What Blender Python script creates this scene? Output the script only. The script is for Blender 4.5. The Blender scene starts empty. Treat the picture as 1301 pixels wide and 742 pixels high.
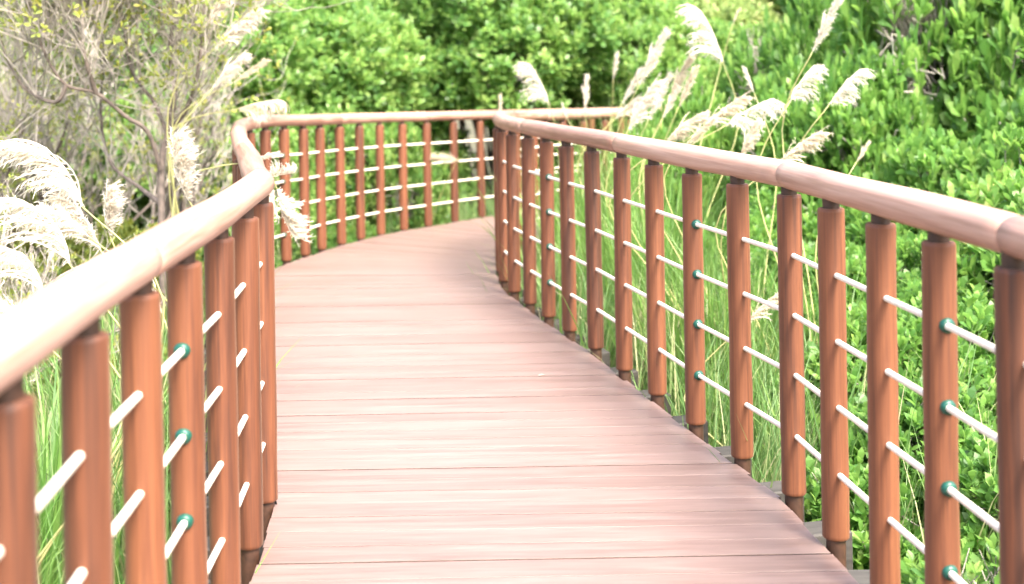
import bpy, bmesh, math, random
import numpy as np
from mathutils import Matrix, Vector

# ------------------------------------------------------------------ camera, sky, sun, exposure
SC = bpy.context.scene
COL = SC.collection
CAM_H, FPX, ROLL = 1.49, 1500.0, 1.0
cd = bpy.data.cameras.new('camera')
cam = bpy.data.objects.new('camera', cd); COL.objects.link(cam)
cd.sensor_width = 36.0
cd.lens = FPX / 1301.0 * 36.0
cd.shift_y = -291.0 / 1301.0
cd.clip_start, cd.clip_end = 0.05, 500.0
cd.dof.use_dof = True
cd.dof.focus_distance = 4.3
cd.dof.aperture_fstop = 2.1
cam.matrix_world = (Matrix.Translation((0, 0, CAM_H)) @ Matrix.Rotation(math.radians(90), 4, 'X')
                    @ Matrix.Rotation(math.radians(-ROLL), 4, 'Z'))
SC.camera = cam

SUN_EL, SUN_AZ = math.radians(52), math.radians(150)      # azimuth clockwise from +Y: right and a little behind the viewer
world = bpy.data.worlds.new('World'); SC.world = world
world.use_nodes = True
wn = world.node_tree
sky = wn.nodes.new('ShaderNodeTexSky'); sky.sky_type = 'NISHITA'; sky.sun_disc = False
sky.sun_elevation = SUN_EL; sky.sun_rotation = SUN_AZ
sky.air_density = 1.0; sky.dust_density = 6.5; sky.ozone_density = 0.6
bg = wn.nodes['Background']; bg.inputs['Strength'].default_value = 0.15
wn.links.new(sky.outputs[0], bg.inputs['Color'])
sd = bpy.data.lights.new('sun', 'SUN'); sd.energy = 1.5; sd.angle = math.radians(14); sd.color = (1.0, 0.95, 0.87)
sun = bpy.data.objects.new('sun', sd); COL.objects.link(sun)
sdir = Vector((math.sin(SUN_AZ) * math.cos(SUN_EL), math.cos(SUN_AZ) * math.cos(SUN_EL), math.sin(SUN_EL)))
sun.rotation_euler = sdir.to_track_quat('Z', 'Y').to_euler()
SC.view_settings.view_transform = 'Standard'
SC.view_settings.look = 'None'
SC.view_settings.gamma = 1.0
SC.view_settings.use_curve_mapping = False
SC.view_settings.exposure = 2.5
SC.render.engine = 'CYCLES'
SC.cycles.use_denoising = True
SC.cycles.max_bounces = 8
SC.cycles.transparent_max_bounces = 8

# ------------------------------------------------------------------ helpers
random.seed(7)
RS = np.random.RandomState(11)
_s = math.sin(math.radians(ROLL))

def W(px, py, d):
    """a point seen in the photograph at (px, py), standing d metres down the walk"""
    x = px - (py - 80) * _s; y = py + (px - 650) * _s
    return Vector(((x - 650.5) * d / FPX, d, CAM_H - (y - 80) * d / FPX))

def deck_z(y):
    return 0.0 if y < 8.4 else -0.037 * (y - 8.4) * min(1.0, (y - 8.4) / 0.9)

def link(name, data, parent=None, mat=None):
    o = bpy.data.objects.new(name, data); COL.objects.link(o)
    if parent is not None: o.parent = parent
    if mat is not None and data is not None and not data.materials: data.materials.append(mat)
    return o

def thing(name, label, cat, loc=(0, 0, 0), group=None, rz=0.0, scale=1.0):
    o = link(name, None); o.location = loc; o.rotation_euler.z = rz; o.scale = (scale,) * 3
    o.empty_display_size = 0.2
    o['label'] = label; o['category'] = cat
    if group: o['group'] = group
    return o

def mesh_np(name, V, tris=None, quads=None, mat=None, smooth=False):
    me = bpy.data.meshes.new(name)
    V = np.asarray(V, np.float32).reshape(-1, 3)
    nt = 0 if tris is None else len(tris); nq = 0 if quads is None else len(quads)
    me.vertices.add(len(V)); me.vertices.foreach_set('co', V.ravel())
    li = []
    if nt: li.append(np.asarray(tris, np.int32).ravel())
    if nq: li.append(np.asarray(quads, np.int32).ravel())
    li = np.concatenate(li)
    me.loops.add(len(li)); me.loops.foreach_set('vertex_index', li)
    st = np.concatenate([np.arange(nt) * 3, nt * 3 + np.arange(nq) * 4]).astype(np.int32)
    me.polygons.add(nt + nq); me.polygons.foreach_set('loop_start', st)
    me.update(calc_edges=True); me.validate()
    me.polygons.foreach_set('use_smooth', np.full(len(me.polygons), bool(smooth)))
    if mat: me.materials.append(mat)
    return me

class Tubes:
    """collects tapered tubes into one mesh"""
    def __init__(s): s.V = []; s.Q = []; s.T = []; s.n = 0
    def add(s, pts, rad, sides=6, cap=True):
        P = np.asarray([tuple(p) for p in pts], float); k = len(P)
        R = np.full(k, rad, float) if np.isscalar(rad) else np.asarray(rad, float)
        T = np.gradient(P, axis=0); T /= np.linalg.norm(T, axis=1)[:, None] + 1e-9
        ref = np.array([0, 0, 1.0]) if abs(T[0][2]) < 0.9 else np.array([1.0, 0, 0])
        A = np.cross(T, ref); A /= np.linalg.norm(A, axis=1)[:, None] + 1e-9
        B = np.cross(T, A)
        a = np.linspace(0, 2 * math.pi, sides, endpoint=False)
        ring = P[:, None] + R[:, None, None] * (np.cos(a)[None, :, None] * A[:, None] + np.sin(a)[None, :, None] * B[:, None])
        s.V.append(ring.reshape(-1, 3))
        i = np.arange(k - 1)[:, None] * sides; j = np.arange(sides)[None]; j2 = (j + 1) % sides
        s.Q.append(np.stack([i + j, i + sides + j, i + sides + j2, i + j2], -1).reshape(-1, 4) + s.n)
        m = k * sides
        if cap:
            s.V.append(P[[0, -1]])
            jj = np.arange(sides); jn = (jj + 1) % sides
            s.T.append(np.stack([np.full(sides, m), jj, jn], -1) + s.n)
            s.T.append(np.stack([np.full(sides, m + 1), m - sides + jn, m - sides + jj], -1) + s.n)
            m += 2
        s.n += m
    def mesh(s, name, mat, smooth=True):
        return mesh_np(name, np.concatenate(s.V), np.concatenate(s.T) if s.T else None, np.concatenate(s.Q), mat, smooth)

def unit(a): return a / (np.linalg.norm(a, axis=-1, keepdims=True) + 1e-9)

def leaf_arrays(P, D, U, L, Wd, droop=0.12, fold=0.10):
    """obovate leaves of six corners"""
    D = unit(D); S = unit(np.cross(D, U)); N = np.cross(S, D)
    L = L[:, None]; Wd = Wd[:, None]
    m1 = P + D * L * .34 - N * L * droop * .05; m2 = P + D * L * .72 - N * L * droop * .45
    l1 = m1 - S * Wd * .34 + N * Wd * fold; r1 = m1 + S * Wd * .34 + N * Wd * fold
    l2 = m2 - S * Wd * .5 + N * Wd * fold; r2 = m2 + S * Wd * .5 + N * Wd * fold
    t = P + D * L - N * L * droop
    V = np.stack([P, l1, r1, l2, r2, t], 1)
    n = len(P); b = np.arange(n)[:, None] * 6
    T = np.concatenate([b + np.array([[0, 2, 1]]), b + np.array([[3, 4, 5]])])
    Q = b + np.array([[1, 2, 4, 3]])
    return V.reshape(-1, 3), T, Q

# ------------------------------------------------------------------ materials
def new_mat(name):
    m = bpy.data.materials.new(name); m.use_nodes = True
    nt = m.node_tree; nt.nodes.clear()
    out = nt.nodes.new('ShaderNodeOutputMaterial')
    return m, nt, out

def node(nt, typ, **kw):
    n = nt.nodes.new(typ)
    for k, v in kw.items():
        if k.startswith('i_'): n.inputs[k[2:].replace('_', ' ')].default_value = v
        else: setattr(n, k, v)
    return n

def ramp(nt, fac, stops):
    r = nt.nodes.new('ShaderNodeValToRGB'); e = r.color_ramp.elements
    while len(e) < len(stops): e.new(0.5)
    for el, (p, c) in zip(e, stops): el.position = p; el.color = (*c, 1)
    nt.links.new(fac, r.inputs[0]); return r.outputs[0]

def leaf_mat(name, stops, transl=0.4, rough=0.42, tcol=(0.25, 0.42, 0.05)):
    m, nt, out = new_mat(name)
    g = node(nt, 'ShaderNodeNewGeometry'); oi = node(nt, 'ShaderNodeObjectInfo')
    tc = node(nt, 'ShaderNodeTexCoord')
    ns = node(nt, 'ShaderNodeTexNoise', i_Scale=1.3, i_Detail=2.0)
    nt.links.new(tc.outputs['Object'], ns.inputs['Vector'])
    a = node(nt, 'ShaderNodeMath', operation='MULTIPLY_ADD'); a.inputs[1].default_value = 0.62; a.inputs[2].default_value = -0.09
    nt.links.new(g.outputs['Random Per Island'], a.inputs[0])
    b = node(nt, 'ShaderNodeMath', operation='MULTIPLY_ADD'); b.inputs[1].default_value = 0.5
    nt.links.new(ns.outputs[0], b.inputs[0]); nt.links.new(a.outputs[0], b.inputs[2])
    c = node(nt, 'ShaderNodeMath', operation='MULTIPLY_ADD'); c.inputs[1].default_value = 0.14
    nt.links.new(oi.outputs['Random'], c.inputs[0]); nt.links.new(b.outputs[0], c.inputs[2])
    col = ramp(nt, c.outputs[0], stops)
    p = node(nt, 'ShaderNodeBsdfPrincipled', i_Roughness=rough)
    nt.links.new(col, p.inputs['Base Color'])
    t = node(nt, 'ShaderNodeBsdfTranslucent')
    mx = node(nt, 'ShaderNodeMix', data_type='RGBA', blend_type='MIX'); mx.inputs[0].default_value = 0.5
    nt.links.new(col, mx.inputs[6]); mx.inputs[7].default_value = (*tcol, 1)
    nt.links.new(mx.outputs[2], t.inputs[0])
    ms = node(nt, 'ShaderNodeMixShader'); ms.inputs[0].default_value = transl
    nt.links.new(p.outputs[0], ms.inputs[1]); nt.links.new(t.outputs[0], ms.inputs[2])
    nt.links.new(ms.outputs[0], out.inputs[0])
    return m

def wood_mat(name, dark, mid, light, axis, rough=0.4, scale=14.0, stretch=0.05, bump=0.25, per_obj=0.35, spec=0.5, coat=0.0, sheen=0.0):
    """grain stretched along one axis of the piece"""
    m, nt, out = new_mat(name)
    tc = node(nt, 'ShaderNodeTexCoord'); oi = node(nt, 'ShaderNodeObjectInfo')
    mp = node(nt, 'ShaderNodeMapping')
    sc = [scale] * 3; sc[axis] = scale * stretch; mp.inputs['Scale'].default_value = sc
    off = node(nt, 'ShaderNodeVectorMath', operation='SCALE'); off.inputs[0].default_value = (37.0, 71.0, 53.0)
    nt.links.new(oi.outputs['Random'], off.inputs['Scale'])
    nt.links.new(tc.outputs['Object'], mp.inputs['Vector']); nt.links.new(off.outputs[0], mp.inputs['Location'])
    n1 = node(nt, 'ShaderNodeTexNoise', i_Scale=1.0, i_Detail=6.0, i_Roughness=0.62, i_Distortion=0.6)
    nt.links.new(mp.outputs[0], n1.inputs['Vector'])
    n2 = node(nt, 'ShaderNodeTexNoise', i_Scale=5.0, i_Detail=3.0)
    nt.links.new(mp.outputs[0], n2.inputs['Vector'])
    a = node(nt, 'ShaderNodeMath', operation='MULTIPLY_ADD'); a.inputs[1].default_value = 0.35
    nt.links.new(n2.outputs[0], a.inputs[0]); nt.links.new(n1.outputs[0], a.inputs[2])
    b = node(nt, 'ShaderNodeMath', operation='MULTIPLY_ADD'); b.inputs[1].default_value = per_obj; 
    nt.links.new(oi.outputs['Random'], b.inputs[0]); nt.links.new(a.outputs[0], b.inputs[2])
    s_ = node(nt, 'ShaderNodeMath', operation='SUBTRACT'); s_.inputs[1].default_value = 0.17 + per_obj * .5
    nt.links.new(b.outputs[0], s_.inputs[0])
    col = ramp(nt, s_.outputs[0], [(0.28, dark), (0.5, mid), (0.74, light)])
    p = node(nt, 'ShaderNodeBsdfPrincipled')
    nt.links.new(col, p.inputs['Base Color'])
    rr = node(nt, 'ShaderNodeMath', operation='MULTIPLY_ADD'); rr.inputs[1].default_value = 0.3; rr.inputs[2].default_value = rough - .15
    nt.links.new(n1.outputs[0], rr.inputs[0]); nt.links.new(rr.outputs[0], p.inputs['Roughness'])
    p.inputs['Specular IOR Level'].default_value = spec
    p.inputs['Sheen Weight'].default_value = sheen; p.inputs['Sheen Roughness'].default_value = 0.45; p.inputs['Sheen Tint'].default_value = (1.0, 0.72, 0.52, 1)
    p.inputs['Coat Weight'].default_value = coat; p.inputs['Coat Roughness'].default_value = 0.35
    bp = node(nt, 'ShaderNodeBump', i_Strength=bump, i_Distance=0.004)
    nt.links.new(a.outputs[0], bp.inputs['Height']); nt.links.new(bp.outputs[0], p.inputs['Normal'])
    nt.links.new(p.outputs[0], out.inputs[0])
    return m

def plain_mat(name, col, rough=0.5, noise=0.3, scale=20.0, transl=0.0, metallic=0.0):
    m, nt, out = new_mat(name)
    tc = node(nt, 'ShaderNodeTexCoord')
    n1 = node(nt, 'ShaderNodeTexNoise', i_Scale=scale, i_Detail=4.0)
    nt.links.new(tc.outputs['Object'], n1.inputs['Vector'])
    c = ramp(nt, n1.outputs[0], [(0.3, tuple(x * (1 - noise) for x in col)), (0.7, tuple(min(1, x * (1 + noise)) for x in col))])
    p = node(nt, 'ShaderNodeBsdfPrincipled', i_Roughness=rough, i_Metallic=metallic)
    nt.links.new(c, p.inputs['Base Color'])
    if transl > 0:
        t = node(nt, 'ShaderNodeBsdfTranslucent'); nt.links.new(c, t.inputs[0])
        ms = node(nt, 'ShaderNodeMixShader'); ms.inputs[0].default_value = transl
        nt.links.new(p.outputs[0], ms.inputs[1]); nt.links.new(t.outputs[0], ms.inputs[2])
        nt.links.new(ms.outputs[0], out.inputs[0])
    else:
        nt.links.new(p.outputs[0], out.inputs[0])
    return m

M = {}
M['post'] = wood_mat('varnished_post_wood', (0.042, 0.0130, 0.0055), (0.106, 0.032, 0.0112), (0.160, 0.054, 0.019), 2, rough=0.62, scale=34, stretch=0.03, bump=0.35, per_obj=0.22, sheen=0.10)
M['rail'] = wood_mat('worn_handrail_wood', (0.22, 0.112, 0.080), (0.37, 0.215, 0.16), (0.48, 0.31, 0.245), 1, rough=0.46, scale=34, stretch=0.03, bump=0.35, per_obj=0.25)
M['plank'] = wood_mat('deck_plank_wood', (0.138, 0.090, 0.075), (0.178, 0.121, 0.104), (0.220, 0.158, 0.139), 0, rough=0.46, scale=30, stretch=0.05, bump=0.22, per_obj=0.14)
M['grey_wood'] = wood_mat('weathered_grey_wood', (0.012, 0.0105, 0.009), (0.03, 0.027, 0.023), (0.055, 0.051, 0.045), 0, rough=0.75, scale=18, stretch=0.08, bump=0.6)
M['pile_wood'] = wood_mat('weathered_pile_wood', (0.015, 0.013, 0.012), (0.045, 0.04, 0.036), (0.09, 0.083, 0.074), 2, rough=0.8, scale=18, stretch=0.08, bump=0.7)
M['plank_edge'] = plain_mat('dark_plank_edge', (0.045, 0.028, 0.022), 0.9, 0.4, 12)  # darker tone for board sides and undersides, so the gaps read dark
M['neck'] = plain_mat('dark_brown_iron', (0.045, 0.020, 0.011), 0.55, 0.4, 40)
M['cable'] = plain_mat('cream_rope', (0.72, 0.66, 0.56), 0.6, 0.12, 60)
M['ferrule'] = plain_mat('green_plastic', (0.003, 0.062, 0.042), 0.35, 0.2, 30)
M['soil'] = plain_mat('leaf_litter_soil', (0.07, 0.065, 0.03), 0.95, 0.7, 6)
M['shrub_leaf'] = leaf_mat('shrub_leaf', [(0.08, (0.05, 0.13, 0.035)), (0.38, (0.105, 0.24, 0.05)), (0.64, (0.17, 0.325, 0.07)), (0.88, (0.28, 0.42, 0.10)), (0.97, (0.44, 0.43, 0.14))], 0.54, 0.42, (0.28, 0.52, 0.10))
M['pale_leaf'] = leaf_mat('pale_tree_leaf', [(0.08, (0.08, 0.15, 0.05)), (0.42, (0.19, 0.30, 0.09)), (0.70, (0.30, 0.40, 0.13)), (0.92, (0.42, 0.46, 0.20))], 0.48, 0.45, (0.42, 0.52, 0.14))
M['tree_leaf'] = leaf_mat('tree_leaf', [(0.08, (0.045, 0.12, 0.040)), (0.38, (0.12, 0.26, 0.065)), (0.64, (0.21, 0.36, 0.09)), (0.90, (0.34, 0.46, 0.13))], 0.54, 0.36, (0.34, 0.54, 0.12))
M['yellow_leaf'] = leaf_mat('yellow_green_leaf', [(0.10, (0.10, 0.17, 0.04)), (0.45, (0.22, 0.29, 0.06)), (0.75, (0.34, 0.36, 0.07)), (0.95, (0.46, 0.42, 0.10))], 0.45, 0.5, (0.40, 0.42, 0.06))
M['reed'] = leaf_mat('reed_blade', [(0.08, (0.05, 0.14, 0.025)), (0.45, (0.11, 0.24, 0.045)), (0.75, (0.19, 0.32, 0.08)), (0.95, (0.36, 0.38, 0.17))], 0.42, 0.45, (0.28, 0.44, 0.08))
M['grass'] = leaf_mat('grass_blade', [(0.08, (0.045, 0.115, 0.03)), (0.42, (0.10, 0.21, 0.055)), (0.66, (0.19, 0.30, 0.10)), (0.80, (0.38, 0.38, 0.20)), (0.95, (0.46, 0.40, 0.26))], 0.42, 0.5, (0.28, 0.40, 0.12))
M['stalk'] = plain_mat('reed_stalk', (0.36, 0.36, 0.15), 0.5, 0.25, 8, 0.2)
M['plume'] = plain_mat('cream_plume', (0.74, 0.69, 0.60), 0.8, 0.12, 12, 0.45)
M['plume_tan'] = plain_mat('tan_plume', (0.70, 0.63, 0.50), 0.8, 0.15, 12, 0.45)
M['bark'] = plain_mat('grey_bark', (0.16, 0.13, 0.105), 0.85, 0.4, 25)
M['twig'] = plain_mat('pale_grey_twig', (0.29, 0.265, 0.235), 0.85, 0.45, 9)
M['dark_bark'] = plain_mat('dark_bark', (0.13, 0.105, 0.09), 0.85, 0.4, 20)

# ------------------------------------------------------------------ the lie of the walk: post positions of the two railings
RP = [(1.20, 0.55), (1.185, 0.95), (1.165, 1.35), (1.14, 1.75), (1.11, 2.15), (1.08, 2.55), (1.045, 2.93), (1.005, 3.26), (0.965, 3.61), (0.925, 3.98), (0.825, 4.36),
      (0.717, 4.77), (0.615, 5.20), (0.51, 5.62), (0.405, 6.05), (0.29, 6.45), (0.187, 6.82), (0.085, 7.20), (-0.01, 7.58),
      (-0.075, 7.96), (-0.10, 8.34), (-0.095, 8.74), (-0.05, 9.12), (0.02, 9.50), (0.13, 9.87), (0.27, 10.23), (0.44, 10.58),
      (0.64, 10.91), (0.87, 11.22), (1.13, 11.50), (1.42, 11.75), (1.74, 11.97), (2.08, 12.15), (2.44, 12.30), (2.82, 12.42), (3.20, 12.52), (3.6, 12.6)]
LP = [(-0.64, 0.45), (-0.675, 0.86), (-0.70, 1.26), (-0.722, 1.667), (-0.755, 2.06), (-0.77, 2.43), (-0.785, 2.80), (-0.80, 3.20), (-0.83, 3.62), (-0.86, 4.0),
      (-0.965, 4.38), (-1.06, 4.77), (-1.16, 5.16), (-1.26, 5.54), (-1.365, 5.93), (-1.465, 6.32), (-1.56, 6.71), (-1.65, 7.10),
      (-1.74, 7.50), (-1.815, 7.90), (-1.85, 8.30), (-1.82, 8.68), (-1.755, 9.05), (-1.68, 9.44), (-1.61, 9.83), (-1.50, 10.20),
      (-1.38, 10.56), (-1.24, 10.92), (-1.06, 11.28), (-0.85, 11.60), (-0.61, 12.02), (-0.35, 12.45), (-0.07, 12.80), (0.23, 13.12),
      (0.56, 13.42), (0.91, 13.69), (1.27, 13.93), (1.65, 14.15), (2.04, 14.33), (2.44, 14.48), (2.85, 14.6), (3.26, 14.7)]

def normals(P):
    P = np.array(P); T = unit(np.gradient(P, axis=0)); return np.stack([T[:, 1], -T[:, 0]], 1)
RN, LN = normals(RP), normals(LP)
EDGE = 0.034
RE = np.array(RP) - RN * EDGE       # deck edges just inside the posts
LE = np.array(LP) + LN * EDGE

# ------------------------------------------------------------------ ground
GZ = -0.75
bm = bmesh.new()
n = 60
def gz(x, y):
    h = GZ + 0.10 * math.sin(x * 1.1 + 0.5) * math.cos(y * 0.8) 
    return h + max(0.0, x - 2.5) * 0.06 + max(0.0, -x - 3.0) * 0.03
xs = sorted(set(list(np.linspace(-12, 14, 66)) + [-300, -100, -40, 40, 100, 300]))
ys = sorted(set(list(np.linspace(-4, 30, 70)) + [-300, -80, -20, 60, 120, 300]))
grid = [[bm.verts.new((x, y, gz(max(-12, min(14, x)), max(-4, min(30, y))))) for x in xs] for y in ys]
for j in range(len(ys) - 1):
    for i in range(len(xs) - 1):
        bm.faces.new((grid[j][i], grid[j][i + 1], grid[j + 1][i + 1], grid[j + 1][i]))
me = bpy.data.meshes.new('ground'); bm.to_mesh(me); bm.free()
for p in me.polygons: p.use_smooth = True
g = link('ground', me, None, M['soil']); g['kind'] = 'structure'

# ------------------------------------------------------------------ boardwalk deck: planks, joists, piles
walk = link('boardwalk', None); walk['kind'] = 'structure'

def arc(P):
    P = np.asarray(P); return np.concatenate([[0], np.cumsum(np.linalg.norm(np.diff(P, axis=0), axis=1))])
def at_arc(P, A, s):
    return np.array([np.interp(s, A, P[:, 0]), np.interp(s, A, P[:, 1])])
LA, RA = arc(LE), arc(RE)
def near_arc(P, A, q):
    best = None
    for s in np.linspace(0, A[-1], 1600):
        d = np.linalg.norm(at_arc(P, A, s) - q)
        if best is None or d < best[0]: best = (d, s)
    return best[1]
PAIRS = [((-0.64, 0.6), (1.2, 0.6)), ((-0.74, 2.0), (1.1, 2.0)), ((-0.83, 3.6), (0.93, 3.6)), ((-0.86, 4.05), (0.9, 4.05)), ((-1.06, 5.0), (0.64, 5.0)), ((-1.35, 6.1), (0.38, 6.1)),
         ((-1.6, 7.2), (0.08, 7.2)), ((-1.80, 8.3), (-0.1, 8.25)), ((-1.61, 9.83), (-0.05, 9.15)), ((-1.24, 10.92), (0.16, 9.95)),
         ((-0.61, 12.02), (0.64, 10.91)), ((0.23, 13.12), (1.35, 11.7)), ((1.27, 13.93), (2.15, 12.2)), ((2.44, 14.48), (3.0, 12.48)), ((3.0, 14.62), (3.45, 12.57))]
PL = [near_arc(LE, LA, np.array(a)) for a, b in PAIRS]
PR = [near_arc(RE, RA, np.array(b)) for a, b in PAIRS]
def section(t):
    i = np.arange(len(PAIRS))
    return at_arc(LE, LA, np.interp(t, i, PL)), at_arc(RE, RA, np.interp(t, i, PR))
ts = np.linspace(0, len(PAIRS) - 1, 1400)
mid = np.array([sum(section(t)) / 2 for t in ts]); MA = arc(mid)
PITCH = 0.118
cuts = np.interp(np.arange(0, MA[-1], PITCH), MA, ts)
TH = 0.038
def plank_mesh(a0, a1, b0, b1, gap, ch):
    """board between the sections a (left end) and b (right end); origin at its middle, x along the board"""
    c = (a0 + a1 + b0 + b1) / 4
    ax = unit(((b0 + b1) - (a0 + a1))[None])[0]; ay = np.array([-ax[1], ax[0]])
    def loc(p): q = p - c; return np.array([q @ ax, q @ ay])
    q = [loc(a0), loc(b0), loc(b1), loc(a1)]
    g = gap / 2
    q = [q[0] + [0, g], q[1] + [0, g], q[2] - [0, g], q[3] - [0, g]]
    V = []
    for z, ins in ((-TH, 0), (-ch, 0), (0, ch)):
        for k, (sx, sy) in enumerate(((1, 1), (-1, 1), (-1, -1), (1, -1))):
            V.append((q[k][0] + sx * ins, q[k][1] + sy * ins, z))
    Q = [(3, 2, 1, 0), (8, 9, 10, 11)]
    for r in (0, 4):
        for k in range(4): Q.append((r + k, r + (k + 1) % 4, r + 4 + (k + 1) % 4, r + 4 + k))
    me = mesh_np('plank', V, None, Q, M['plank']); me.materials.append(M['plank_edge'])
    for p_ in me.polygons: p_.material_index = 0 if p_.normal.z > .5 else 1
    return me, c, math.atan2(ax[1], ax[0])
for i in range(len(cuts) - 1):
    (a0, b0), (a1, b1) = section(cuts[i]), section(cuts[i + 1])
    oa, ob = random.uniform(-.010, .008), random.uniform(-.010, .008)
    u = unit((b0 - a0)[None])[0]
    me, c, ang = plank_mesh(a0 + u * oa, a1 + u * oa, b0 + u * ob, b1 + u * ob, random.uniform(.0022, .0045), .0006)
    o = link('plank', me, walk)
    o.location = (c[0], c[1], deck_z(c[1]) + random.uniform(-.0015, .0015))
    o.rotation_euler = (random.uniform(-.004, .004) + (-.037 if c[1] > 9.2 else 0) * math.cos(ang), random.uniform(-.0006, .0006), ang)

def box_mesh(name, sx, sy, z0, z1, mat, ch=0.006):
    bm = bmesh.new()
    bmesh.ops.create_cube(bm, size=1.0)
    for v in bm.verts:
        v.co = Vector((v.co.x * sx, v.co.y * sy, z0 + (v.co.z + .5) * (z1 - z0)))
    bmesh.ops.bevel(bm, geom=bm.edges[:], offset=ch, segments=1, affect='EDGES')
    me = bpy.data.meshes.new(name); bm.to_mesh(me); bm.free(); me.materials.append(mat); return me
joist_me = box_mesh('joist', 2.16, 0.115, -0.25, -0.10, M['grey_wood'])
tb = Tubes(); tb.add([(0, 0, -1.1), (0, 0, -0.7), (0, 0, -0.252)], [.075, .072, .07], 10); pile_me = tb.mesh('pile', M['pile_wood'])
for i in range(2, len(RP) - 1):
    p = np.array(RP[i])
    j = int(np.argmin(np.linalg.norm(np.array(LP) - (p - RN[i] * 1.82), axis=1)))
    q = np.array(LP[j]); c = (p + q) / 2; u = unit((p - q)[None])[0]; ang = math.atan2(u[1], u[0])
    o = link('joist', joist_me, walk); o.location = (c[0], c[1], deck_z(c[1])); o.rotation_euler.z = ang
    if i % 2 == 0:
        for sgn in (-1, 1):
            pl = link('pile', pile_me, walk); e = c + u * sgn * 0.98
            pl.location = (e[0], e[1], deck_z(e[1]))
# long edge beams hugging the underside of the planks
for E_, nm in ((LE, 1), (RE, -1)):
    N_ = normals(E_)
    for k in range(1, len(E_) - 4, 4):
        seg = E_[k:k + 5] + nm * N_[k:k + 5] * 0.03
        V = []; Q = []
        NN = N_[k:k + 5]
        for (x, y), nn in zip(seg, NN):
            z = deck_z(y)
            for off, zz in ((-.022, -.039), (.022, -.039), (.022, -.099), (-.022, -.099)):
                V.append((x + nn[0] * off, y + nn[1] * off, z + zz))
        for r in range(len(seg) - 1):
            for m_ in range(4): Q.append((r * 4 + m_, r * 4 + (m_ + 1) % 4, r * 4 + 4 + (m_ + 1) % 4, r * 4 + 4 + m_))
        link('edge_beam', mesh_np('edge_beam', V, None, Q, M['grey_wood']), walk)

# ------------------------------------------------------------------ railings
POST_R, POST_T, POST_B, RAIL_Z, RAIL_R = 0.041, 1.03, 0.024, 1.098, 0.047
def lathe(name, prof, sides, mat, smooth=True):
    V = []; Q = []; T = []
    for r, z in prof:
        for k in range(sides):
            a = 2 * math.pi * k / sides; V.append((r * math.cos(a), r * math.sin(a), z))
    for i in range(len(prof) - 1):
        for k in range(sides):
            k2 = (k + 1) % sides; Q.append((i * sides + k, i * sides + k2, (i + 1) * sides + k2, (i + 1) * sides + k))
    V += V[:sides] + V[-sides:]
    nb = (len(prof) + 2) * sides; c0 = len(prof) * sides
    V += [(0, 0, prof[0][1]), (0, 0, prof[-1][1])]
    for k in range(sides):
        k2 = (k + 1) % sides
        T.append((nb, c0 + k2, c0 + k)); T.append((nb + 1, c0 + sides + k, c0 + sides + k2))
    return mesh_np(name, V, T, Q, mat, smooth)
def post_mesh(seed):
    rr = random.Random(seed)
    pr = [(POST_R - .003, POST_B), (POST_R - .0003, POST_B + .003), (POST_R, POST_B + .012)]
    for k in range(1, 8): pr.append((POST_R + rr.uniform(-.0012, .0012), POST_B + .012 + (POST_T - POST_B - .024) * k / 8))
    pr += [(POST_R, POST_T - .012), (POST_R - .0006, POST_T - .004), (POST_R - .004, POST_T)]
    return lathe('post', pr, 20, M['post'])
post_mes = [post_mesh(k) for k in range(4)]
neck_me = lathe('neck', [(.026, POST_T - .004), (.026, RAIL_Z - .02)], 14, M['neck'])
stem_me = lathe('foot_stem', [(.030, -.103), (.030, POST_B + .004)], 14, M['neck'])
tb = Tubes()
tb.add([(0, -.051, 0), (0, -.047, 0), (0, -.038, 0), (0, .038, 0), (0, .047, 0), (0, .051, 0)], [.012, .018, .020, .020, .018, .012], 14)
ferrule_me = tb.mesh('ferrule', M['ferrule'])
CZ = (0.83, 0.63, 0.43, 0.225)

def catmull(P, per):
    P = [np.array(p, float) for p in P]; out = []
    for i in range(len(P) - 1):
        p0 = P[max(i - 1, 0)]; p1 = P[i]; p2 = P[i + 1]; p3 = P[min(i + 2, len(P) - 1)]
        for k in range(per):
            t = k / per
            out.append(.5 * ((2 * p1) + (-p0 + p2) * t + (2 * p0 - 5 * p1 + 4 * p2 - p3) * t * t + (-p0 + 3 * p1 - 3 * p2 + p3) * t ** 3))
    out.append(P[-1]); return np.array(out)

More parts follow.
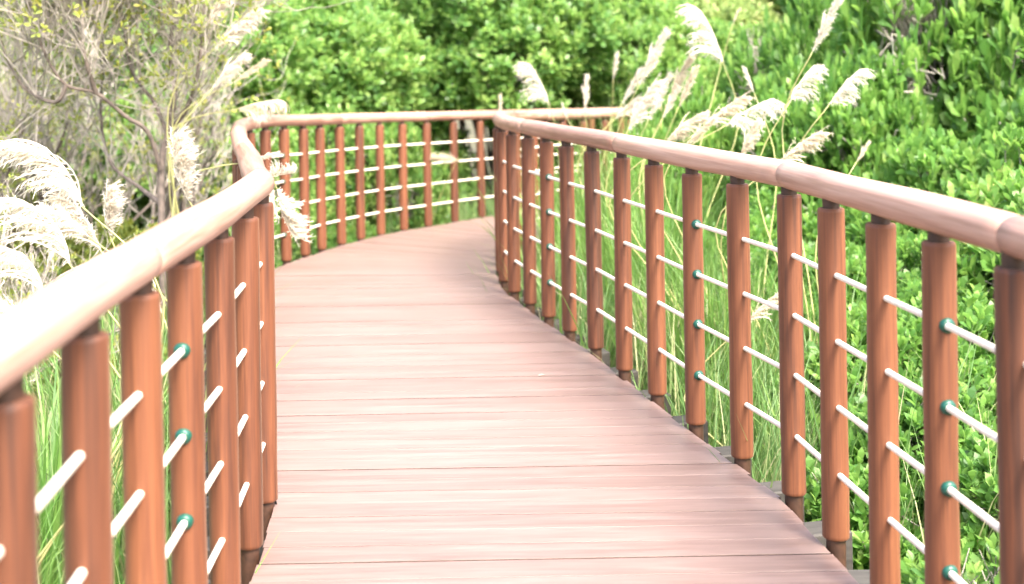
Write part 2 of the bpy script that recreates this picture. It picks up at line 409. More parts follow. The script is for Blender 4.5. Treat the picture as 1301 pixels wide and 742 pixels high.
def railing(P, N_, label, ferr, joints, side):
    root = thing('railing', label, 'railing', (P[0][0], P[0][1], 0), 'wooden railings along the boardwalk')
    ox, oy = P[0]
    T = unit(np.gradient(np.array(P), axis=0))
    for i, (x, y) in enumerate(P):
        z = deck_z(y)
        po = link('post', post_mes[i % 4], root); po.location = (x - ox, y - oy, z)
        po.rotation_euler = (random.uniform(-.005, .005), random.uniform(-.005, .005), random.uniform(0, 6.28))
        nk = link('neck', neck_me, po); st = link('foot_stem', stem_me, po)
        if i in ferr:
            for cz in CZ:
                f_ = link('ferrule', ferrule_me, po)
                a = math.atan2(-T[i][0], T[i][1]) - po.rotation_euler.z
                f_.location = (0, 0, cz); f_.rotation_euler.z = a
    for cz in CZ:
        pts = []
        for i, (x, y) in enumerate(P):
            pts.append((x - ox, y - oy, deck_z(y) + cz))
        tb = Tubes(); tb.add(pts, .0088, 8)
        link('cable', tb.mesh('cable', M['cable']), root)
    zz = [(x - ox, y - oy, deck_z(y) + RAIL_Z) for x, y in P]
    js = [0] + joints + [len(P) - 1]
    for a, b in zip(js[:-1], js[1:]):
        pts = catmull(zz[a:b + 1], 4)
        d0 = unit((pts[1] - pts[0])[None])[0]; d1 = unit((pts[-1] - pts[-2])[None])[0]
        sh = 0.14                                    # joints sit a little past the post they are screwed to
        pts = pts + 0.0
        pts[0] += d0 * .0012; pts[-1] -= d1 * .0012
        e0, e1 = pts[0] + d0 * .006, pts[-1] - d1 * .006
        pts = np.concatenate([pts[:1], [e0], pts[1:-1], [e1], pts[-1:]])
        k = len(pts); rr = RAIL_R + RS.uniform(-.0012, .0012) + .0015 * np.sin(np.linspace(0, 9, k) + a)
        rr[0] -= .004; rr[-1] -= .004
        c = pts.mean(0); ang = math.atan2(-(pts[-1] - pts[0])[0], (pts[-1] - pts[0])[1])
        ca, sa = math.cos(-ang), math.sin(-ang)
        q = pts - c; q2 = q.copy(); q2[:, 0] = q[:, 0] * ca - q[:, 1] * sa; q2[:, 1] = q[:, 0] * sa + q[:, 1] * ca
        tb = Tubes(); tb.add(q2, rr, 20)
        h = link('handrail', tb.mesh('handrail', M['rail']), root); h.location = c; h.rotation_euler.z = ang
    return root
railing(RP, RN, 'reddish wood railing with four white ropes along the right edge of the walk', (1, 6, 11, 16, 21, 26, 31), [1, 5, 9, 13, 17, 21, 25, 29, 33], 1)
railing(LP, LN, 'reddish wood railing on the left edge, bending outward then curving round behind the deck', (1, 6, 11, 16, 22, 28, 34), [1, 5, 9, 13, 17, 20, 25, 29, 33, 37], -1)

# ------------------------------------------------------------------ vegetation builders
def sphere_dirs(n):
    v = RS.normal(size=(n, 3)); return unit(v)

def rosettes(C, A, k, l0, l1, w, spread=(0.5, 1.1), droop=.12):
    """k leaves round each twig tip C that points along A"""
    n = len(C)
    A = unit(A)
    ref = np.where(np.abs(A[:, 2:3]) < .9, np.array([[0, 0, 1.0]]), np.array([[1.0, 0, 0]]))
    X = unit(np.cross(A, ref)); Y = np.cross(A, X)
    ph = (np.arange(k)[None] * 2.4 + RS.uniform(0, 6.28, (n, 1)) + RS.uniform(-.3, .3, (n, k)))
    th = spread[0] + (spread[1] - spread[0]) * (np.arange(k)[None] / max(1, k - 1)) + RS.uniform(-.2, .2, (n, k))
    R = np.cos(ph)[..., None] * X[:, None] + np.sin(ph)[..., None] * Y[:, None]
    D = np.cos(th)[..., None] * A[:, None] + np.sin(th)[..., None] * R
    U = np.sin(th)[..., None] * A[:, None] - np.cos(th)[..., None] * R
    L = RS.uniform(l0, l1, (n, k))
    P = C[:, None] - A[:, None] * (np.arange(k)[None, :, None] * l0 * .16)
    return leaf_arrays(P.reshape(-1, 3), D.reshape(-1, 3), U.reshape(-1, 3), L.reshape(-1), (L * w).reshape(-1), droop)

def crown_points(lobes, dens, inner=.35):
    Cs, As = [], []
    c = np.array([l[0] for l in lobes]); r = np.array([l[1] for l in lobes])
    for i, (ci, ri) in enumerate(lobes):
        n = int(dens * 12.6 * ri * ri)
        d = sphere_dirs(n)
        wob = 1 + .13 * np.sin(d[:, 0] * 7 + i) * np.sin(d[:, 1] * 6 + 2 * i) + .10 * np.sin(d[:, 2] * 11 + i)
        f = 1 - inner * RS.uniform(0, 1, n) ** 2
        p = np.array(ci) + d * (ri * wob * f)[:, None]
        keep = p[:, 2] > 0.03
        for j in range(len(lobes)):
            if j != i: keep &= ~((np.linalg.norm(p - c[j], axis=1) < r[j] * .78) & (RS.uniform(0, 1, n) < .9))
        p, d = p[keep], d[keep]
        Cs.append(p); As.append(unit(d * .55 + np.array([0, 0, .75]) + RS.normal(size=p.shape) * .28))
    return np.concatenate(Cs), np.concatenate(As)

def trunk_mesh(name, targets, base_r, mat, base=(0, 0, -.15), twigs=None, twmat_r=.004):
    tb = Tubes()
    for t in targets:
        t = np.array(t, float); b = np.array(base) + np.array([t[0] * .12, t[1] * .12, 0]) 
        m1 = b * .55 + t * .45 + RS.normal(size=3) * .06 * np.linalg.norm(t - b); m1[2] = max(m1[2], b[2] + .1)
        tb.add(catmull([b, m1, t], 4), np.linspace(base_r, base_r * .35, 9), 6)
    if twigs is not None:
        C, A, org = twigs
        for p, a, o in zip(C, A, org):
            q = o * .45 + p * .55 + RS.normal(size=3) * .03
            tb.add([o, q, p], [twmat_r * 1.5, twmat_r, twmat_r * .6], 3, cap=False)
    return tb.mesh(name, mat)

def shrub_variant(nl, rx, h, dens, l0, l1, w, k=7, spread=(.35, 1.15), bare=0, zmin=0.0):
    lobes = []
    for i in range(nl):
        a = i * 2.4 + RS.uniform(-.4, .4); q = math.sqrt((i + .5) / nl) * rx * .72
        r = RS.uniform(.28, .44) * rx
        z = h * (1 - .5 * (q / rx) ** 2) - r + RS.uniform(-.25, .05) * h
        lobes.append(((q * math.cos(a), q * math.sin(a), max(z, zmin + r * .6)), r))
    for i in range(nl // 2 if zmin == 0 else 0):
        a = i * 2.1 + 1; q = rx * .72; r = RS.uniform(.26, .36) * rx
        lobes.append(((q * math.cos(a), q * math.sin(a), r * .8 + RS.uniform(0, .25) * h), r))
    C, A = crown_points(lobes, dens)
    pt, pa = [], []
    for _b in range(bare):                      # patches of dry leafless twigs
        o = C[RS.randint(len(C))]; near = np.linalg.norm(C - o, axis=1) < .24
        gone = near & (RS.uniform(0, 1, len(C)) < .8)
        pt.append(C[gone] * 1.03); pa.append(A[gone]); C, A = C[~gone], A[~gone]
    V, T, Q = rosettes(C, A, k, l0, l1, w, spread)
    cm = mesh_np('crown', V, T, Q)
    sel = RS.choice(len(C), min(len(C), 900), replace=False)
    cl = np.array([l[0] for l in lobes])
    org = cl[np.argmin(np.linalg.norm(C[sel][:, None] - cl[None], axis=2), axis=1)]
    tc_, ta_ = np.concatenate([C[sel]] + pt), np.concatenate([A[sel]] + pa)
    org = cl[np.argmin(np.linalg.norm(tc_[:, None] - cl[None], axis=2), axis=1)]
    org = org * .6 + tc_ * .4 + RS.normal(size=tc_.shape) * .05
    tm = trunk_mesh('trunk', [l[0] for l in lobes], .022, M['twig'], twigs=(tc_, ta_, org))
    return cm, tm

def with_mat(me, mat):
    c = me.copy(); c.materials.clear(); c.materials.append(mat); return c

def plant(name, cat, label, group, cm, tm, loc, rz, sc, szz=1.0):
    t = thing(name, label, cat, (loc[0], loc[1], gz(loc[0], loc[1])), group, rz)
    t.scale = (sc, sc, sc * szz)
    link('trunk', tm, t)
    c = link('crown', cm, t); c['kind'] = 'stuff'
    return t

SH = [shrub_variant(11, 1.0, 1.35, 360, .060, .098, .44, k=7, spread=(.2, 1.0), bare=3) for _ in range(3)]
for cm, tm in SH: cm.materials.append(M['shrub_leaf'])
TR = [shrub_variant(22, 2.1, 4.4, 100, .10, .16, .44, k=6, spread=(.3, 1.2)) for _ in range(3)]
RZ = shrub_variant(22, 2.1, 4.6, 100, .10, .16, .44, k=6, spread=(.3, 1.2), zmin=1.75)
RZ[0].materials.append(M['tree_leaf'])
for cm, tm in TR + [RZ]: tm.materials.clear(); tm.materials.append(M['dark_bark'])
for cm, tm in TR: cm.materials.append(M['tree_leaf'])

# ---- shrubs on the right bank: (x, y, scale, height factor)
front = [(1.84, 3.30, .76, .98), (1.84, 4.5, .80, 1.0), (1.98, 5.75, .85, 1.0), (1.95, 6.95, .85, 1.05), (1.95, 8.2, .85, 1.15)]
midr = [(3.2, 4.6, 1.0, 1.05), (3.25, 6.1, 1.1, 1.12), (3.05, 7.7, 1.1, 1.25), (2.75, 9.3, 1.1, 1.75), (4.5, 6.6, 1.2, 1.2)]
back = [(4.5, 8.6, 1.4, 1.6), (3.9, 9.9, 1.45, 1.9), (6.0, 10.2, 1.6, 1.7), (6.1, 12.8, 1.8, 1.8), (2.9, 10.6, 1.0, 2.2)]
ORD = ['nearest the camera', 'second from the camera', 'third from the camera', 'fourth from the camera', 'farthest from the camera']
for row, nm, pre in ((front, 'front row', 'low bright green shrub against the right railing'), (midr, 'middle row', 'waist-high green shrub in the second row behind the right railing'), (back, 'back row', 'tall green shrub at the top of the right bank')):
    for i, (x, y, s_, hz) in enumerate(row):
        cm, tm = SH[(i + len(nm)) % 3]
        plant('shrub', 'shrub', pre + ', ' + ORD[i], 'shrubs on the right bank', cm, tm, (x, y), i * 1.9 + len(nm), s_, hz)

plant('shrub', 'shrub', 'narrow upright green shrub under the bunched plumes, hiding the far railing', 'shrubs on the right bank', SH[1][0], SH[1][1], (1.42, 9.95), .7, .72, 2.3)

# ---- trees behind the curved railing and beyond
trees = [(-3.3, 13.6, .85, 'leafy dark green tree at the left end of the curved railing'),
         (-2.45, 14.9, .9, 'dense green tree right behind the middle of the curved railing'),
         (-0.35, 16.2, 1.0, 'overhanging dark green tree above the shaded hollow behind the curved railing'),
         (1.75, 17.0, .85, 'dark green tree behind the spot where the two railings meet'),
         (-0.3, 19.5, 1.1, 'large overhanging green tree in the second row behind the railing corner'),
         (2.9, 17.6, .75, 'pale yellow-green tree beyond the far stretch of railing, behind the plumes'),
         (1.6, 18.8, .9, 'green tree close behind the pale tree, above the railing corner'),
         (6.3, 17.5, 1.1, 'light green tree rising behind the shrubs at the upper right'),
         (9.8, 16.5, 1.2, 'rightmost light green tree behind the bank of shrubs'),
         (-5.6, 16.0, 1.1, 'pale green tree standing behind the bare twiggy bush'),
         (-9.0, 14.5, 1.1, 'leftmost pale green tree, far behind the bare twiggy bush'),
         (4.2, 24.0, 1.5, 'distant pale green tree seen in the gap above the tall plumes'),
         (-4.0, 22.0, 1.3, 'far green tree at the back, left of the centre')]
for i, (x, y, s_, lb) in enumerate(trees):
    cm, tm = TR[i % 3]
    if 'light' in lb: cm = with_mat(cm, M['shrub_leaf'])
    if 'overhang' in lb: cm, tm = RZ
    if 'pale' in lb: cm = with_mat(cm, M['pale_leaf'])
    plant('tree', 'tree', lb, 'trees behind the boardwalk', cm, tm, (x, y), i * 1.37, s_)
low = [(-2.75, 10.3, .75, 'low green shrub outside the left start of the curved railing'),
       (-2.2, 11.6, .8, 'low green shrub behind the left third of the curved railing'),
       (-1.55, 12.2, .8, 'low green shrub behind the middle of the curved railing'),
       (0.35, 14.7, .7, 'low green shrub behind the right end of the curved railing'),
       (1.5, 15.3, .85, 'low green shrub behind the far railing stretch on the right')]
DK = [with_mat(c_, M['tree_leaf']) for c_, t_ in SH]
for i, (x, y, s_, lb) in enumerate(low):
    cm, tm = SH[i % 3]
    plant('shrub', 'shrub', lb, 'low shrubs behind the curved railing', DK[i % 3], tm, (x, y), i * 2.2 + 1, s_, 1.6 if i == 2 else .95)

# ---- bare twiggy bushes on the left
def bare_variant(nstem, h, seed):
    rr = np.random.RandomState(seed)
    wood, twg = Tubes(), Tubes(); tips = []
    def grow(p, d, L, r, lev):
        pts = [p]; q = p.copy(); dd = d.copy()
        for k in range(5):
            dd = unit((dd + rr.normal(size=3) * .20 + np.array([0, 0, .10 if lev > 0 else .03]))[None])[0]
            q = q + dd * L / 5; pts.append(q.copy())
        (wood if lev < 2 else twg).add(pts, np.linspace(r, r * .5, 6), 6 if lev < 2 else 3, cap=False)
        if lev >= 3:
            tips.append((pts[-1], dd)); tips.append((pts[3], dd)); return
        for k in range([6, 6, 5][lev]):
            i = rr.randint(2, 6); b = pts[i]
            nd = unit((dd * .75 + rr.normal(size=3) * .42 + np.array([0, 0, .42]))[None])[0]
            grow(b, nd, L * rr.uniform(.5, .75), r * .48, lev + 1)
    for s_ in range(nstem):
        a = rr.uniform(0, 6.28); d = unit(np.array([[math.cos(a) * .55, math.sin(a) * .55, 1.0]]))[0]
        grow(np.array([math.cos(a) * .12, math.sin(a) * .12, -.1]), d, h * .5, .034, 0)
    C = np.array([t[0] for t in tips]); A = np.array([t[1] for t in tips])
    sel = rr.choice(len(C), int(len(C) * .45), replace=False)
    V, T, Q = rosettes(C[sel], A[sel], 5, .03, .055, .44, (.4, 1.2))
    return wood.mesh('trunk', M['dark_bark']), twg.mesh('twigs', M['twig'], False), mesh_np('crown', V, T, Q, M['yellow_leaf'])
def forked_variant(root, seed):
    rr = np.random.RandomState(seed); wood, twg = Tubes(), Tubes(); tips = []
    R0 = np.array(root)
    def limb(px, r0, r1, d):
        pts = catmull([np.array(W(x, y, d + dd)) - R0 for x, y, dd in px], 5)
        wood.add(pts, np.linspace(r0, r1, len(pts)), 8, cap=False); return pts
    L = [limb([(208, 390, 0), (206, 300, 0), (205, 210, .05), (214, 165, .1), (222, 120, .1), (216, 60, .2), (226, 0, .2), (232, -60, .2)], .027, .008, 7.4),
         limb([(204, 215, 0), (188, 168, -.1), (160, 148, -.2), (122, 118, -.3), (84, 108, -.4), (58, 70, -.5), (40, 20, -.6), (20, -40, -.6)], .016, .005, 7.4),
         limb([(122, 118, -.3), (110, 80, -.4), (104, 40, -.4), (112, -20, -.4)], .016, .006, 7.4),
         limb([(212, 170, .1), (196, 130, .2), (168, 92, .3), (158, 40, .3), (150, -30, .3)], .014, .005, 7.4),
         limb([(206, 260, 0), (180, 240, .3), (140, 205, .5), (128, 140, .6), (132, 60, .6), (120, -30, .6)], .016, .005, 7.4),
         limb([(214, 165, .1), (236, 140, 0), (252, 90, -.1), (258, 20, -.1), (262, -40, 0)], .018, .005, 7.4),
         limb([(84, 108, -.4), (70, 130, -.4), (30, 110, -.3), (4, 60, -.3), (-10, 0, -.2)], .014, .005, 7.4)]
    def spray(p, d, Ln, r, lev):
        pts = [p]; q = p.copy(); dd = d.copy()
        for k in range(4):
            dd = unit((dd + rr.normal(size=3) * .17 + np.array([0, 0, .12]))[None])[0]; q = q + dd * Ln / 4; pts.append(q.copy())
        twg.add(pts, np.linspace(r, r * .45, 5), 3, cap=False)
        if lev == 0: tips.append((pts[-1], dd)); tips.append((pts[2], dd)); return
        for k in range(4):
            spray(pts[rr.randint(1, 5)], unit((dd + rr.normal(size=3) * .5 + np.array([0, 0, .3]))[None])[0], Ln * rr.uniform(.45, .75), r * .6, lev - 1)
    for pts in L:
        for k in range(34):
            p = pts[rr.randint(len(pts) // 3, len(pts))]
            spray(p, unit((rr.normal(size=3) * .55 + np.array([0, 0, .9]))[None])[0], rr.uniform(.5, 1.15), .0050, 2)
    C = np.array([t[0] for t in tips]); A = np.array([t[1] for t in tips]); sel = rr.choice(len(C), int(len(C) * .45), replace=False)
    V, T, Q = rosettes(C[sel], A[sel], 5, .03, .055, .44, (.4, 1.2))
    return wood.mesh('trunk', M['dark_bark']), twg.mesh('twigs', M['twig'], False), mesh_np('crown', V, T, Q, M['yellow_leaf'])
FORK = W(208, 390, 7.4); FORK.z = gz(FORK.x, FORK.y)
BB = [bare_variant(5, 3.0, 3), bare_variant(5, 2.9, 8)]
bare = [(FORK.x, FORK.y, 1.0, 'twiggy half-bare bush with a dark forked trunk just outside the left railing'),
        (-4.1, 8.9, 1.0, 'twiggy half-bare bush at the left edge behind the large plumes'),
        (-3.35, 9.8, 1.0, 'twiggy yellow-leaved bush beside the corner of the left railing'),
        (-5.2, 10.2, 1.15, 'twiggy pale bush farthest back on the left'),
        (-3.0, 5.9, .6, 'small twiggy bush low behind the large plumes on the left')]
for i, (x, y, s_, lb) in enumerate(bare):
    w_, tw_, cr_ = BB[i % 2] if i else forked_variant(FORK, 4)
    t = thing('bush', lb, 'bush', (x, y, gz(x, y)), 'half-bare bushes on the left', (i * 1.7 + .4) if i else 0.0, s_)
    link('trunk', w_, t); o = link('twigs', tw_, t); o['kind'] = 'stuff'
    o = link('crown', cr_, t); o['kind'] = 'stuff'
under = [(-2.3, 6.6, .55), (-3.3, 6.7, .7), (-2.9, 8.9, .75), (-4.4, 9.4, .9), (-4.2, 7.3, .7)]
ULB = ['low yellow-green shrub under the forked bush by the left railing', 'low yellow-green shrub behind the leftmost plumes', 'low yellow-green shrub at the outer bend of the left railing', 'yellow-green shrub deep behind the bare bushes', 'yellow-green shrub at the far left edge below the bare twigs']
yel = [with_mat(SH[k][0], M['yellow_leaf']) for k in range(3)]
for i, (x, y, s_) in enumerate(under):
    plant('shrub', 'shrub', ULB[i], 'yellow-green shrubs on the left', yel[i % 3], SH[i % 3][1], (x, y), i * 2.0, s_, 1.1)

# ------------------------------------------------------------------ grass blades
def blades(B, H, lean, az, width, segs=5, curve=1.0):
    """arching blades: root points B, lengths H, lean at the tip (radians), heading az"""
    n = len(B)
    t = np.linspace(0, 1, segs + 1)
    ang = (lean[:, None] * (t[None] ** 1.3) * curve)
    dl = H[:, None] / segs
    dz = np.cos(ang) * dl; dh = np.sin(ang) * dl
    z = np.concatenate([np.zeros((n, 1)), np.cumsum(dz[:, :-1], 1)], 1)
    hh = np.concatenate([np.zeros((n, 1)), np.cumsum(dh[:, :-1], 1)], 1)
    ctr = np.stack([B[:, 0:1] + hh * np.cos(az)[:, None], B[:, 1:2] + hh * np.sin(az)[:, None], B[:, 2:3] + z], -1)
    tw = az + math.pi / 2 + RS.uniform(-.9, .9, n)
    S = np.stack([np.cos(tw), np.sin(tw), np.zeros(n)], -1)[:, None]
    wd = (width[:, None] * np.minimum(1, (1 - t)[None] * 1.9 + .04))[..., None] * .5
    V = np.stack([ctr - S * wd, ctr + S * wd], 2).reshape(-1, 3)
    base = (np.arange(n) * (segs + 1) * 2)[:, None, None]; k = (np.arange(segs) * 2)[None, :, None]
    Q = (base + k + np.array([[[0, 1, 3, 2]]])).reshape(-1, 4)
    return V, Q

def grass_strip(label, E, N_, sgn, i0, i1, n, wmin, wmax, hmin, hmax, seed):
    rr = np.random.RandomState(seed)
    t = rr.uniform(i0, i1, n); idx = np.arange(len(E))
    E = np.asarray(E)
    P = np.stack([np.interp(t, idx, E[:, 0]), np.interp(t, idx, E[:, 1])], 1)
    NN = np.stack([np.interp(t, idx, N_[:, 0]), np.interp(t, idx, N_[:, 1])], 1)
    # tufts
    tuft = rr.randint(0, max(4, n // 26), n)
    tp = rr.uniform(0, 1, (tuft.max() + 1, 3))
    P = np.stack([np.interp(i0 + tp[tuft, 0] * (i1 - i0), idx, E[:, 0]), np.interp(i0 + tp[tuft, 0] * (i1 - i0), idx, E[:, 1])], 1)
    NN = np.stack([np.interp(i0 + tp[tuft, 0] * (i1 - i0), idx, N_[:, 0]), np.interp(i0 + tp[tuft, 0] * (i1 - i0), idx, N_[:, 1])], 1)
    off = wmin + (wmax - wmin) * tp[tuft, 1]
    P = P + sgn * NN * off[:, None] + rr.normal(size=(n, 2)) * .05
    B = np.stack([P[:, 0], P[:, 1], np.array([gz(a, b) for a, b in P]) - .02], 1)
    H = rr.uniform(hmin, hmax, n) * (.7 + .6 * tp[tuft, 2])
    # blades lean mostly away from the deck
    az = np.arctan2(sgn * NN[:, 1], sgn * NN[:, 0]) + rr.normal(size=n) * 1.1
    V, Q = blades(B, H, rr.uniform(.2, 1.5, n), az, rr.uniform(.006, .013, n), 5)
    o = link('grass', mesh_np('grass', V, None, Q, M['grass']))
    o['kind'] = 'stuff'; o['label'] = label; o['category'] = 'grass'
def strip(label, E, N_, sgn, i0, i1, n, a, b, h0, h1, seed): grass_strip(label, E, N_, sgn, i0, i1, n, a, b, h0, h1, seed)
strip('fresh green grass growing along the outside of the left railing', LP, LN, -1, 1, 24, 10000, .26, 1.5, .45, 1.0, 21)
strip('green grass growing along the outside of the right railing', RP, RN, 1, 8.6, 27, 12000, .16, 1.1, .5, 1.05, 22)
strip('short grass and straw beneath the shrubs by the nearest right posts', RP, RN, 1, 2, 8.6, 3500, .16, .9, .25, .55, 24)
strip('grass at the foot of the trees behind the curved railing', LP, LN, -1, 22, 40, 5000, .20, 1.5, .3, .8, 23)

# ------------------------------------------------------------------ silver grass with plumes
def plume_variant(kind, seed):
    """unit plume: axis along +z (length 1), tassels drooping towards +x"""
    rr = np.random.RandomState(seed)
    V, Q = [], []; nV = 0
    n = {'closed': 60, 'open': 50, 'full': 95, 'bent': 62}[kind]
    bend = {'closed': .12, 'open': .35, 'full': .30, 'bent': 1.25}[kind]
    ts = np.linspace(0, 1, 15)
    axis = [np.zeros(3)]
    for t in ts[1:]:
        a = bend * t; axis.append(axis[-1] + np.array([math.sin(a), 0, math.cos(a)]) / 14 * .72)
    axis = np.array(axis)
    tb_pts = []
    def ribbon(P, wd):
        nonlocal nV
        P = np.array(P); k = len(P)
        T = unit(np.gradient(P, axis=0)); S = unit(np.cross(T, rr.normal(size=3)[None]))
        w_ = (wd * np.array([.5] + [1] * (k - 2) + [.25]))[:, None]
        V.append(np.stack([P - S * w_, P + S * w_], 1).reshape(-1, 3))
        b = (np.arange(k - 1) * 2)[:, None]
        Q.append(b + np.array([[0, 1, 3, 2]]) + nV); nV += 2 * k
    ribbon(axis, .010)
    for i in range(n):
        t = rr.uniform(.0, .98); p = np.array([np.interp(t, ts, axis[:, c]) for c in range(3)])
        a = bend * t; ax = np.array([math.sin(a), 0, math.cos(a)])
        side = np.array([1.0, 0, 0]) * (.9 if kind in ('open', 'bent') else .35) + rr.normal(size=3) * np.array([.5, .6, .15])
        op = {'closed': .20, 'open': .50, 'full': .34, 'bent': .55}[kind]
        d = unit((ax + side * op)[None])[0]
        L = rr.uniform(.26, .50 if kind != 'bent' else .62) * (1 - .35 * t) * (1.0 if kind != 'closed' else .8)
        q = p.copy(); pts = [q.copy()]
        dr = {'closed': .10, 'open': .38, 'full': .24, 'bent': .34}[kind] * rr.uniform(.5, 1.3)
        for k in range(7):
            d = unit((d + np.array([.32 * dr, 0, -dr * .45 * (k / 3)]) + rr.normal(size=3) * .05)[None])[0]
            q = q + d * L / 7; pts.append(q.copy())
        ribbon(pts, .0085)
        # silky hairs along the tassel
        for k in range(1, 8):
            for m in range({'closed': 5, 'open': 3, 'full': 5, 'bent': 3}[kind]):
                hp = pts[k] + (pts[k - 1] - pts[k]) * rr.uniform()
                hd = unit((d + rr.normal(size=3) * .55)[None])[0]
                ribbon([hp, hp + hd * .030, hp + hd * .06 + np.array([0, 0, -.010])], .0034)
    return mesh_np('plume', np.concatenate(V), None, np.concatenate(Q))
PV = {k: [plume_variant(k, 5 + j * 7) for j in range(2)] for k in ('closed', 'open', 'full', 'bent')}
PVT = {}
for k in PV:
    PVT[k] = [with_mat(m_, M['plume_tan']) for m_ in PV[k]]
    for m_ in PV[k]: m_.materials.append(M['plume'])

_pc = [0]
def clump(label, root, nb, hmin, hmax, spread, plumes, group='silver grass clumps with plumes', seed=1, lean=(.3, 1.6), hz=None):
    """plumes: (base px, base py, tip px, tip py, distance, kind, droop side -1/1, tan?)"""
    rx, ry = root; rz = gz(rx, ry)
    t = thing('silver_grass', label, 'grass', (rx, ry, rz), group)
    rr = np.random.RandomState(seed)
    B = np.stack([rr.normal(size=nb) * spread, rr.normal(size=nb) * spread, np.full(nb, -.03)], 1)
    az = np.arctan2(B[:, 1], B[:, 0]) + rr.normal(size=nb) * .7
    V, Q = blades(B, rr.uniform(hmin, hmax, nb), rr.uniform(lean[0], lean[1], nb), az, rr.uniform(.008, .017, nb), 7)
    o = link('blades', mesh_np('blades', V, None, Q, M['reed']), t); o['kind'] = 'stuff'
    R0 = Vector((rx, ry, rz))
    for (bx, by, tx, ty, d, kind, sd_, tan) in plumes:
        b = W(bx, by, d) - R0; tp = W(tx, ty, d + random.uniform(-.05, .05)) - R0
        ax = (tp - b); L = ax.length; ax.normalize()
        r0 = Vector((random.gauss(0, .05), random.gauss(0, .05), -.03))
        lead = b - ax * min(.45, (b - r0).length * .4) if ax.z > .1 else b + Vector((-.04, 0, -.02))
        up = r0.lerp(lead, .5); up.z = r0.z + (lead.z - r0.z) * .6
        pts = catmull([r0, up, lead, b], 5)
        tb = Tubes(); tb.add(pts, np.linspace(.0055, .0028, len(pts)), 6)
        st = link('stalk', tb.mesh('stalk', M['stalk']), t)
        # the plume's mesh leans from its axis, so start it a little upright of the tip
        dx = Vector((sd_, 0, 0)); z = ax; x = (dx - z * dx.dot(z))
        if kind == 'bent':
            z = (ax + Vector((-sd_ * .55, 0, .25))).normalized(); x = dx - z * dx.dot(z)
        x.normalize(); y = z.cross(x)
        m_ = Matrix((x, y, z)).transposed().to_4x4()
        s_ = L / (.85 if kind != 'bent' else .80)
        fat = (1.35 if d < 6 and not tan else .95) if kind == 'full' else 1.0
        pm = (PVT if tan else PV)[kind][_pc[0] % 2]; _pc[0] += 1
        pl = link('plume', pm, st); pl.matrix_local = Matrix.Translation(b) @ m_ @ Matrix.Diagonal((s_ * fat, s_ * fat, s_, 1))
    return t

clump('tall silver grass at the left frame edge with big white plumes bowing left', (-1.62, 4.0), 260, .8, 1.5, .12,
      [(104, 262, 20, 165, 4.2, 'bent', -1, 0), (88, 335, 22, 235, 4.0, 'bent', -1, 0), (128, 318, 98, 238, 4.25, 'full', -1, 0),
       (112, 300, 62, 250, 4.1, 'full', -1, 0), (140, 300, 122, 240, 4.4, 'full', 1, 0)], seed=31)
clump('silver grass low at the left frame edge with drooping plumes above the handrail', (-1.75, 3.35), 220, .7, 1.3, .12,
      [(54, 372, 0, 300, 3.6, 'bent', -1, 0), (30, 408, -6, 358, 3.5, 'full', -1, 0), (-8, 330, -16, 250, 3.7, 'full', -1, 0)], seed=32)
clump('silver grass with two short white nodding plumes beside the forked bush', (-1.75, 5.3), 160, .7, 1.3, .10,
      [(240, 255, 202, 182, 5.2, 'full', 1, 0), (206, 398, 190, 345, 4.6, 'full', -1, 0)], seed=33)
clump('silver grass leaning over the bend of the left railing with white plumes inside it', (-1.42, 5.25), 110, .6, 1.2, .08,
      [(352, 240, 360, 306, 5.0, 'full', 1, 0), (348, 240, 352, 296, 5.1, 'full', -1, 0), (338, 222, 382, 226, 5.1, 'open', 1, 0), (322, 204, 352, 192, 5.4, 'closed', 1, 0)], seed=34)
clump('silver grass behind the corner of the left railing with tan arching plumes', (-1.98, 7.25), 140, .7, 1.3, .10,
      [(272, 62, 318, 2, 7.0, 'full', 1, 0), (270, 112, 302, 62, 6.9, 'full', 1, 0), (296, 105, 338, 72, 7.1, 'closed', 1, 1),
       (304, 138, 362, 114, 7.1, 'open', 1, 1), (262, 30, 286, -20, 7.2, 'full', 1, 0)], seed=35)
clump('silver grass with a single tan plume hanging against the curved railing', (-1.0, 12.1), 90, .5, 1.0, .10,
      [(584, 204, 548, 208, 11.6, 'full', -1, 1)], seed=36)
clump('green silver grass at the inner bend of the right railing with thin upright plumes', (0.35, 9.0), 300, .8, 1.7, .16,
      [(697, 132, 680, 66, 9.2, 'open', -1, 0), (743, 140, 741, 96, 9.3, 'closed', 1, 0), (635, 148, 633, 120, 9.6, 'closed', 1, 1),
       (720, 150, 712, 132, 9.0, 'closed', 1, 0), (779, 100, 781, 66, 10.2, 'closed', 1, 0)], seed=37)
clump('silver grass with bunched white plumes rising over the middle of the right handrail', (0.95, 7.7), 320, .8, 1.7, .16,
      [(812, 108, 840, 36, 8.0, 'closed', 1, 0), (798, 165, 822, 98, 7.8, 'full', 1, 0), (846, 138, 872, 68, 8.1, 'closed', 1, 1),
       (862, 136, 880, 82, 7.9, 'closed', 1, 1), (842, 150, 858, 108, 8.0, 'closed', 1, 0), (782, 150, 806, 118, 8.2, 'full', 1, 0), (824, 152, 846, 92, 8.1, 'closed', 1, 0), (790, 132, 812, 84, 8.2, 'closed', 1, 0), (918, 78, 898, -6, 7.9, 'open', -1, 0), (931, 30, 936, 12, 8.6, 'closed', 1, 1)], seed=38)
clump('silver grass close behind the right railing with plumes slanting right over the handrail', (1.25, 6.5), 300, .7, 1.5, .15,
      [(842, 184, 886, 134, 6.4, 'full', 1, 1), (893, 162, 938, 113, 6.5, 'full', 1, 1), (866, 190, 905, 146, 6.3, 'closed', 1, 1),
       (924, 158, 986, 106, 6.4, 'open', 1, 0), (940, 203, 952, 150, 6.1, 'full', 1, 1), (958, 118, 948, 84, 6.8, 'closed', -1, 0)], seed=39)
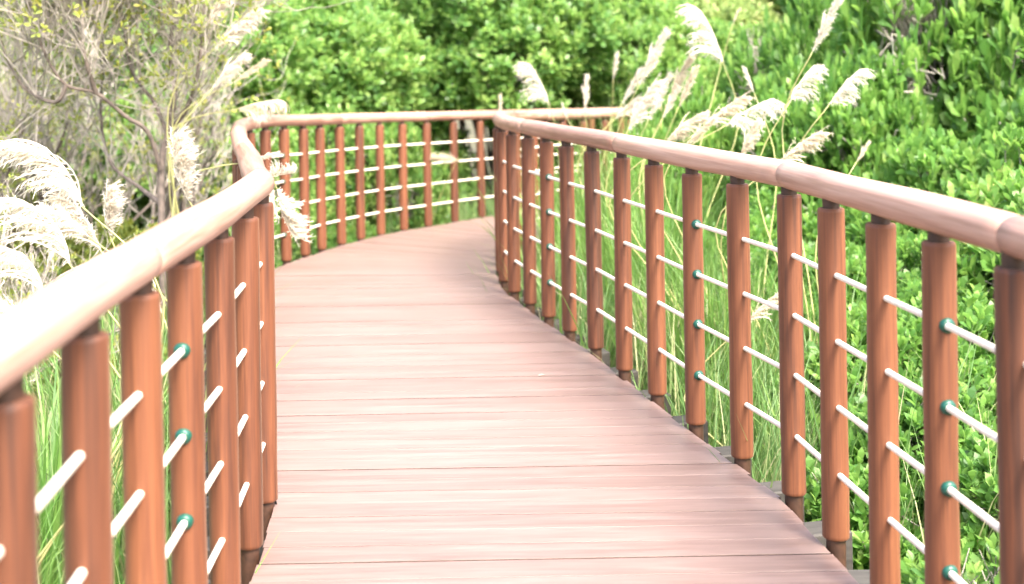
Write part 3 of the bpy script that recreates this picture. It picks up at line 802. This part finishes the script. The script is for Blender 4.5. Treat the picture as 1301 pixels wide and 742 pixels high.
clump('silver grass before the green shrubs with three tall plumes on long stalks', (1.55, 6.0), 220, .7, 1.4, .14,
      [(1032, 66, 1060, -6, 6.3, 'closed', 1, 0), (1004, 128, 1030, 68, 6.2, 'open', 1, 0), (1054, 132, 1088, 74, 6.1, 'open', 1, 0),
       (988, 208, 1036, 158, 5.8, 'full', 1, 1), (1088, 206, 1102, 178, 5.9, 'closed', 1, 1)], seed=40)
clump('short silver grass behind the near right posts with a plume below the handrail', (1.35, 5.1), 200, .5, 1.1, .14,
      [(950, 408, 988, 362, 5.2, 'full', 1, 1)], seed=41)
for k, (x, y, h, lb) in enumerate([(0.55, 8.4, 1.75, 'upright green reed clump behind the sixth and seventh posts of the right railing'),
                                   (0.8, 7.35, 1.55, 'bright green reed clump pressed against the middle of the right railing'),
                                   (0.25, 8.05, 1.0, 'thin reed clump poking through the far posts of the right railing'),
                                   (1.1, 5.75, 1.0, 'short reed clump spilling over the deck edge by the right railing'),
                                   (1.5, 11.15, 2.3, 'distant pale reed clump in front of the far railing stretch'),
                                   (1.15, 9.3, 1.9, 'pale green reed clump beneath the bunched white plumes'),
                                   (-1.5, 2.6, 1.05, 'fresh green reed clump low behind the nearest left posts'),
                                   (-1.5, 3.2, 1.0, 'fresh green reed clump behind the green-knotted left post'),
                                   (1.05, 6.35, 1.35, 'leafy reed clump behind the tenth post, where the shrubs begin'),
                                   (2.05, 11.2, 2.3, 'tall reed clump between the far railing and the right-hand shrubs'),
                                   (0.95, 10.5, 2.1, 'tall reed clump inside the curve of the far right railing')]):
    clump(lb, (x, y), 420, h * .5, h, .17, [], 'reed clumps without plumes', 60 + k, (.10, 1.0))

# ------------------------------------------------------------------ fallen leaves on the boards
for (px, py, d, a, lb) in ((683, 479, 5.55, .6, 'small pale dry leaf lying on the boards in mid deck'),):
    q = W(px, py, d); dd = FPX * CAM_H / ((py + (px - 650) * _s) - 80); q = W(px, py, dd)
    Vv, Tt, Qq = leaf_arrays(np.array([[0, 0, .004]]), np.array([[1.0, 0, .06]]), np.array([[0, 0, 1.0]]), np.array([.045]), np.array([.016]), .10, .18)
    o = link('fallen_leaf', mesh_np('fallen_leaf', Vv, Tt, Qq, M['plume_tan'])); o.location = (q.x, q.y, .001); o.rotation_euler.z = a
    o['label'] = lb; o['category'] = 'leaf'
